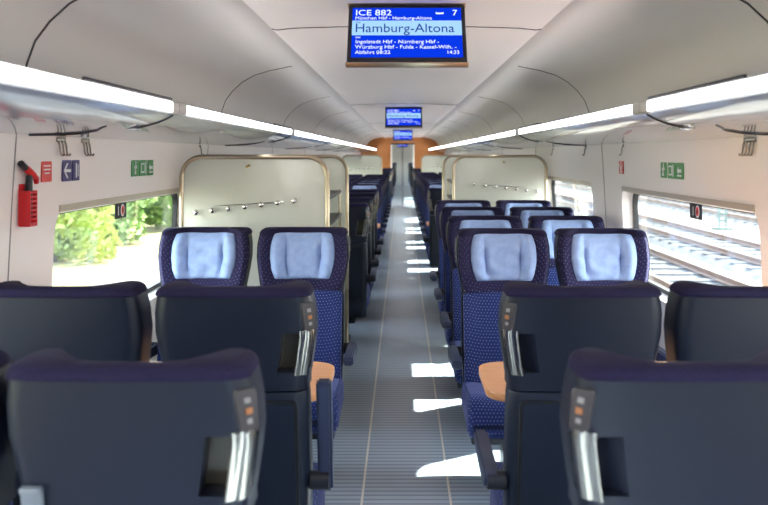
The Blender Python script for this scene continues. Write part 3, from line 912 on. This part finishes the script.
# local +x on the left wall runs towards -y?  arrow drawn so that it points to the near end
def arrow(t, cx, d):
    shape(t, [(cx-d*0.034, 0), (cx-d*0.004, 0.03), (cx+d*0.008, 0.03), (cx-d*0.016, 0.006), (cx+d*0.034, 0.006), (cx+d*0.034, -0.006), (cx-d*0.016, -0.006), (cx+d*0.008, -0.03), (cx-d*0.004, -0.03)], M['mark_w'], 'arrow')
ARROW_T = t

# coat hooks just under the racks
def hook(bm, x):
    tube(bm, [(x, 0.004, 0.030), (x, 0.012, 0.005), (x, 0.014, -0.02), (x, 0.018, -0.032), (x, 0.025, -0.034), (x, 0.029, -0.026)], 0.0042, 8)
def coat_hooks(b, y, n, label):
    t = wall_thing('coat_hook', label, 'coat hook', b, y, 1.672, 'coat hooks under the overhead racks')
    bm = NB(); box(bm, (0, 0.004, 0.028), (0.02+0.028*(n-1), 0.010, 0.018), 0.003); link('mounting_plate', bm, M['hooksteel'], t)
    for i in range(n):
        bm = NB(); hook(bm, (i-(n-1)/2)*0.03); link('hook', bm, M['hooksteel'], t, angle=60)
    return t
coat_hooks(-1, 3.14, 3, 'triple steel coat hook above the violet arrow sign')
coat_hooks(-1, 3.38, 3, 'triple steel coat hook to the right of the violet arrow sign')
coat_hooks(1, 3.17, 4, 'group of four steel coat hooks at the right edge, above the window')
coat_hooks(1, 4.99, 1, 'single steel coat hook above the small red sign, right wall')
coat_hooks(1, 6.0, 1, 'second single coat hook from the right, over the far right window')
coat_hooks(1, 7.3, 1, 'farthest single coat hook above the right glass partition')
coat_hooks(-1, 5.3, 1, 'single steel coat hook above the left glass partition')

# emergency hammer in its red holder
t = wall_thing('hammer_holder', 'red slotted holder of the emergency hammer on the left wall', 'holder', -1, 2.85, 1.462)
bm = NB(); box(bm, (0, 0.006, 0), (0.056, 0.010, 0.15), 0.003); link('back_plate', bm, M['red'], t)
bm = NB()
for sx in (-1, 1): box(bm, (sx*0.025, 0.024, -0.012), (0.006, 0.036, 0.126), 0.002)
box(bm, (0, 0.024, -0.073), (0.056, 0.036, 0.006), 0.002)
link('cage', bm, M['red'], t)
bm = NB()
for k in range(8): box(bm, (0, 0.042, -0.066+k*0.0158), (0.056, 0.005, 0.0070), 0.001)
box(bm, (0.025, 0.042, -0.012), (0.007, 0.005, 0.126), 0.001); box(bm, (-0.025, 0.042, -0.012), (0.007, 0.005, 0.126), 0.001)
link('slotted_front', bm, M['red'], t)
t = wall_thing('emergency_hammer', 'emergency hammer with dark handle and red head in the red holder', 'hammer', -1, 2.85, 1.507)
bm = NB(); tube(bm, [(0, 0.024, -0.09), (0, 0.024, 0.02), (0, 0.026, 0.06)], [0.012, 0.013, 0.011], 10); link('handle', bm, M['gasket'], t)
bm = NB(); rings = []
for y, r_ in ((-0.045, 0.010), (-0.02, 0.014), (0.02, 0.0145), (0.035, 0.011)):
    rings.append([(y, 0.028+r_*math.cos(2*PI*k/12), 0.072+y*0.45+r_*math.sin(2*PI*k/12)) for k in range(12)])
loft(bm, rings); link('head', bm, M['red'], t)
bm = NB(); tube(bm, [(-0.045, 0.028, 0.052), (-0.052, 0.028, 0.030)], [0.011, 0.008], 10); link('tip', bm, M['red'], t)
bm = NB(); tube(bm, [(0.034, 0.028, 0.087), (0.068, 0.028, 0.104)], [0.012, 0.012], 10); link('tip', bm, M['gasket'], t)

# stickers on the panes marking the escape windows
def sticker(b, y, label):
    z = 1.357
    t = thing('window_sticker', label, 'sticker', (b*(wx(z)+0.0755), y, z), (PI/2 if b > 0 else -PI/2), 'escape stickers on the panes')
    plate(t, 0.165, 0.078, M['black'], 'backing', y=0.002, th=0.0018)
    shape(t, ellipse(0.025*1, 0, 0.026, 0.031), M['mark_w'], 'ring', 0.0032)
    shape(t, ellipse(0.025*1, 0, 0.018, 0.024), M['red'], 'ring', 0.0042)
    shape(t, ellipse(0.025*1, 0, 0.006, 0.012), M['black'], 'dot', 0.0052)
    shape(t, rrect(-0.035, 0, 0.008, 0.045, 0.001, 1), M['mark_w'], 'bar', 0.0032)
    return t
sticker(-1, 4.085, 'black sticker with red and white ring on the left window')
sticker(1, 4.02, 'black sticker with red and white ring on the right window')

# ------------------------------------------------------------------ outside
GZ = -1.25
bm = NB(); box(bm, (0, 40, GZ-0.1), (240, 240, 0.2)); struct(link('ground', bm, M['gravel'], smooth=False))
bm = NB(); box(bm, (-13.6, 30, GZ+0.01), (13.4, 130, 0.04)); struct(link('ground_verge', bm, M['grass'], smooth=False))

SLEEP = None; RAILM = None
def track(xc, label):
    t = thing('railway_track', label, 'railway track', (xc, 35, GZ), 0, 'tracks beside the train')
    global SLEEP, RAILM
    bm = NB(); prism(bm, [(-1.55, 0.0), (-1.2, 0.14), (1.2, 0.14), (1.55, 0.0)], 1, -30, 45)
    link('ballast_bed', bm, M['ballast'], t, smooth=False)
    for sx in (-0.75, 0.75):
        bm = NB(); prism(bm, [(sx+a, 0.17+c) for a, c in ((-0.07, 0), (0.07, 0), (0.07, 0.015), (0.012, 0.04), (0.012, 0.11), (0.036, 0.12), (0.036, 0.155), (-0.036, 0.155), (-0.036, 0.12), (-0.012, 0.11), (-0.012, 0.04), (-0.07, 0.015))], 1, -30, 45)
        link('rail', bm, M['rail'], t, smooth=False)
    for k in range(75):
        y = -28+0.95*k
        if SLEEP is None:
            bm = NB(); box(bm, (0, 0, 0.12), (2.5, 0.26, 0.11), 0.02); o = link('sleeper', bm, M['sleeper'], t); SLEEP = o
        else:
            o = SLEEP.copy(); COL.objects.link(o); o.parent = t
        o.location = (0, y, 0)
track(6.1, 'nearest track outside the right windows, with a rusty rail')
track(9.6, 'middle track outside the right windows')
track(15.2, 'farthest track outside the right windows, behind the grey signal frame')

t = thing('track_signal', 'pale grey signal frame on a base between the tracks outside', 'signal', (12.4, 31.0, GZ))
bm = NB(); box(bm, (0, 0, 0.05), (0.7, 0.5, 0.1), 0.02); link('base', bm, M['signal'], t)
for sx in (-1, 1):
    bm = NB(); box(bm, (sx*0.13, 0, 0.5), (0.07, 0.07, 0.85), 0.01); link('post', bm, M['signal'], t)
for z, h in ((0.92, 0.08), (0.62, 0.07), (0.35, 0.06)):
    bm = NB(); box(bm, (0, 0, z), (0.36, 0.08, h), 0.01); link('crossbar', bm, M['signal'], t)

def crown(seed, m):
    rnd = random.Random(seed); bm = NB()
    blobs = [(rnd.uniform(-0.8, 0.8), rnd.uniform(-1.3, 1.3), rnd.uniform(0.3, 3.2), rnd.uniform(0.45, 0.8)) for _ in range(22)]
    for bx, by, bz, br in blobs:
        for _ in range(230):
            d = Vector((rnd.gauss(0, 1), rnd.gauss(0, 1), rnd.gauss(0, 1))).normalized()*br*rnd.uniform(0.7, 1.05)
            c = Vector((bx, by, bz))+d
            if c.z < 0.15: c.z = 0.15+rnd.random()*0.2
            a = Vector((rnd.gauss(0, 1), rnd.gauss(0, 1), rnd.gauss(0, 1))).normalized(); q = a.orthogonal().normalized()
            s = rnd.uniform(0.08, 0.16)
            vs = [bm.verts.new(c+a*s), bm.verts.new(c+q*s*0.55), bm.verts.new(c-a*s), bm.verts.new(c-q*s*0.55)]
            bm.faces.new(vs)
    return bm
def trunk(seed):
    rnd = random.Random(seed); bm = NB()
    tube(bm, [(0, 0, -0.1), (0.05, 0.02, 1.2), (-0.05, 0.05, 2.6), (0, 0, 4.2)], [0.16, 0.13, 0.09, 0.03], 8)
    for k in range(5):
        a = rnd.uniform(0, 6.28); z = rnd.uniform(1, 3)
        tube(bm, [(0, 0, z), (0.5*math.cos(a), 0.5*math.sin(a), z+0.5), (0.8*math.cos(a), 0.8*math.sin(a), z+0.8)], [0.06, 0.04, 0.015], 6)
    return bm
trees = []
desc = ['bright green', 'yellow green', 'deep green']
spots = [(-9.4 if k % 2 == 0 else -12.6, 12.0+2.35*k) for k in range(13)]
for i, (x, y) in enumerate(spots):
    q = i % 3
    lb = 'leafy %s tree outside the left window, %s from the near end of its row' % (desc[q], (['first']+ORD[1:])[i])
    if i < 3:
        t = thing('tree', lb, 'tree', (x, y, GZ), 0, 'trees outside the left windows')
        link('crown', crown(i+11, M['leaf%d' % (q+1)]), M['leaf%d' % (q+1)], t, smooth=False)
        link('trunk', trunk(i), M['bark'], t); trees.append(t)
    else:
        t = copy_thing(trees[q], (x, y, GZ), i*1.3, lb, 'trees outside the left windows')
        s_ = 0.9+0.2*random.random(); t.scale = (s_, s_, s_)

arrow(ARROW_T, -0.046, 1)
shape(ARROW_T, rrect(0.042, 0, 0.010, 0.06, 0.001, 1), M['mark_w'], 'pictogram')
shape(ARROW_T, rrect(0.060, 0, 0.004, 0.05, 0.001, 1), M['mark_w'], 'pictogram')

# ------------------------------------------------------------------ light
w = bpy.data.worlds.new('World'); scn.world = w; w.use_nodes = True
n = w.node_tree.nodes; l = w.node_tree.links
bg = n['Background']
tc = n.new('ShaderNodeTexCoord'); sp = n.new('ShaderNodeSeparateXYZ'); l.new(tc.outputs['Generated'], sp.inputs[0])
rp = n.new('ShaderNodeValToRGB'); l.new(sp.outputs['Z'], rp.inputs['Fac'])
rp.color_ramp.elements[0].position = 0.0; rp.color_ramp.elements[0].color = (1.0, 0.98, 0.96, 1)
rp.color_ramp.elements[1].position = 0.6; rp.color_ramp.elements[1].color = (0.6, 0.72, 0.95, 1)
l.new(rp.outputs['Color'], bg.inputs['Color']); bg.inputs['Strength'].default_value = 6.5
sun = bpy.data.lights.new('sun', 'SUN'); sun.energy = 20; sun.angle = math.radians(0.6); sun.color = (1, 0.97, 0.92)
so = bpy.data.objects.new('sun', sun); COL.objects.link(so)
sdir = Vector((-1.31, -0.80, -1.30))      # direction the light travels
so.rotation_euler = sdir.to_track_quat('-Z', 'Y').to_euler(); so.location = (20, 5, 20)

# ------------------------------------------------------------------ camera
FP = 800.0
cam = bpy.data.cameras.new('camera'); co = bpy.data.objects.new('camera', cam); COL.objects.link(co)
co.location = (-0.02, 0.0, 1.64); co.rotation_euler = (PI/2, 0, 0)
cam.sensor_width = 36; cam.lens = FP/768*36
cam.shift_x = -(402-384)/768; cam.shift_y = -(252.5-155)/768
cam.clip_start = 0.02; cam.clip_end = 500
cam.dof.use_dof = True; cam.dof.focus_distance = 4.0; cam.dof.aperture_fstop = 3.2
scn.camera = co
scn.view_settings.view_transform = 'Standard'; scn.view_settings.look = 'None'
scn.view_settings.exposure = 1.15; scn.view_settings.gamma = 1.0
scn.view_settings.use_curve_mapping = False
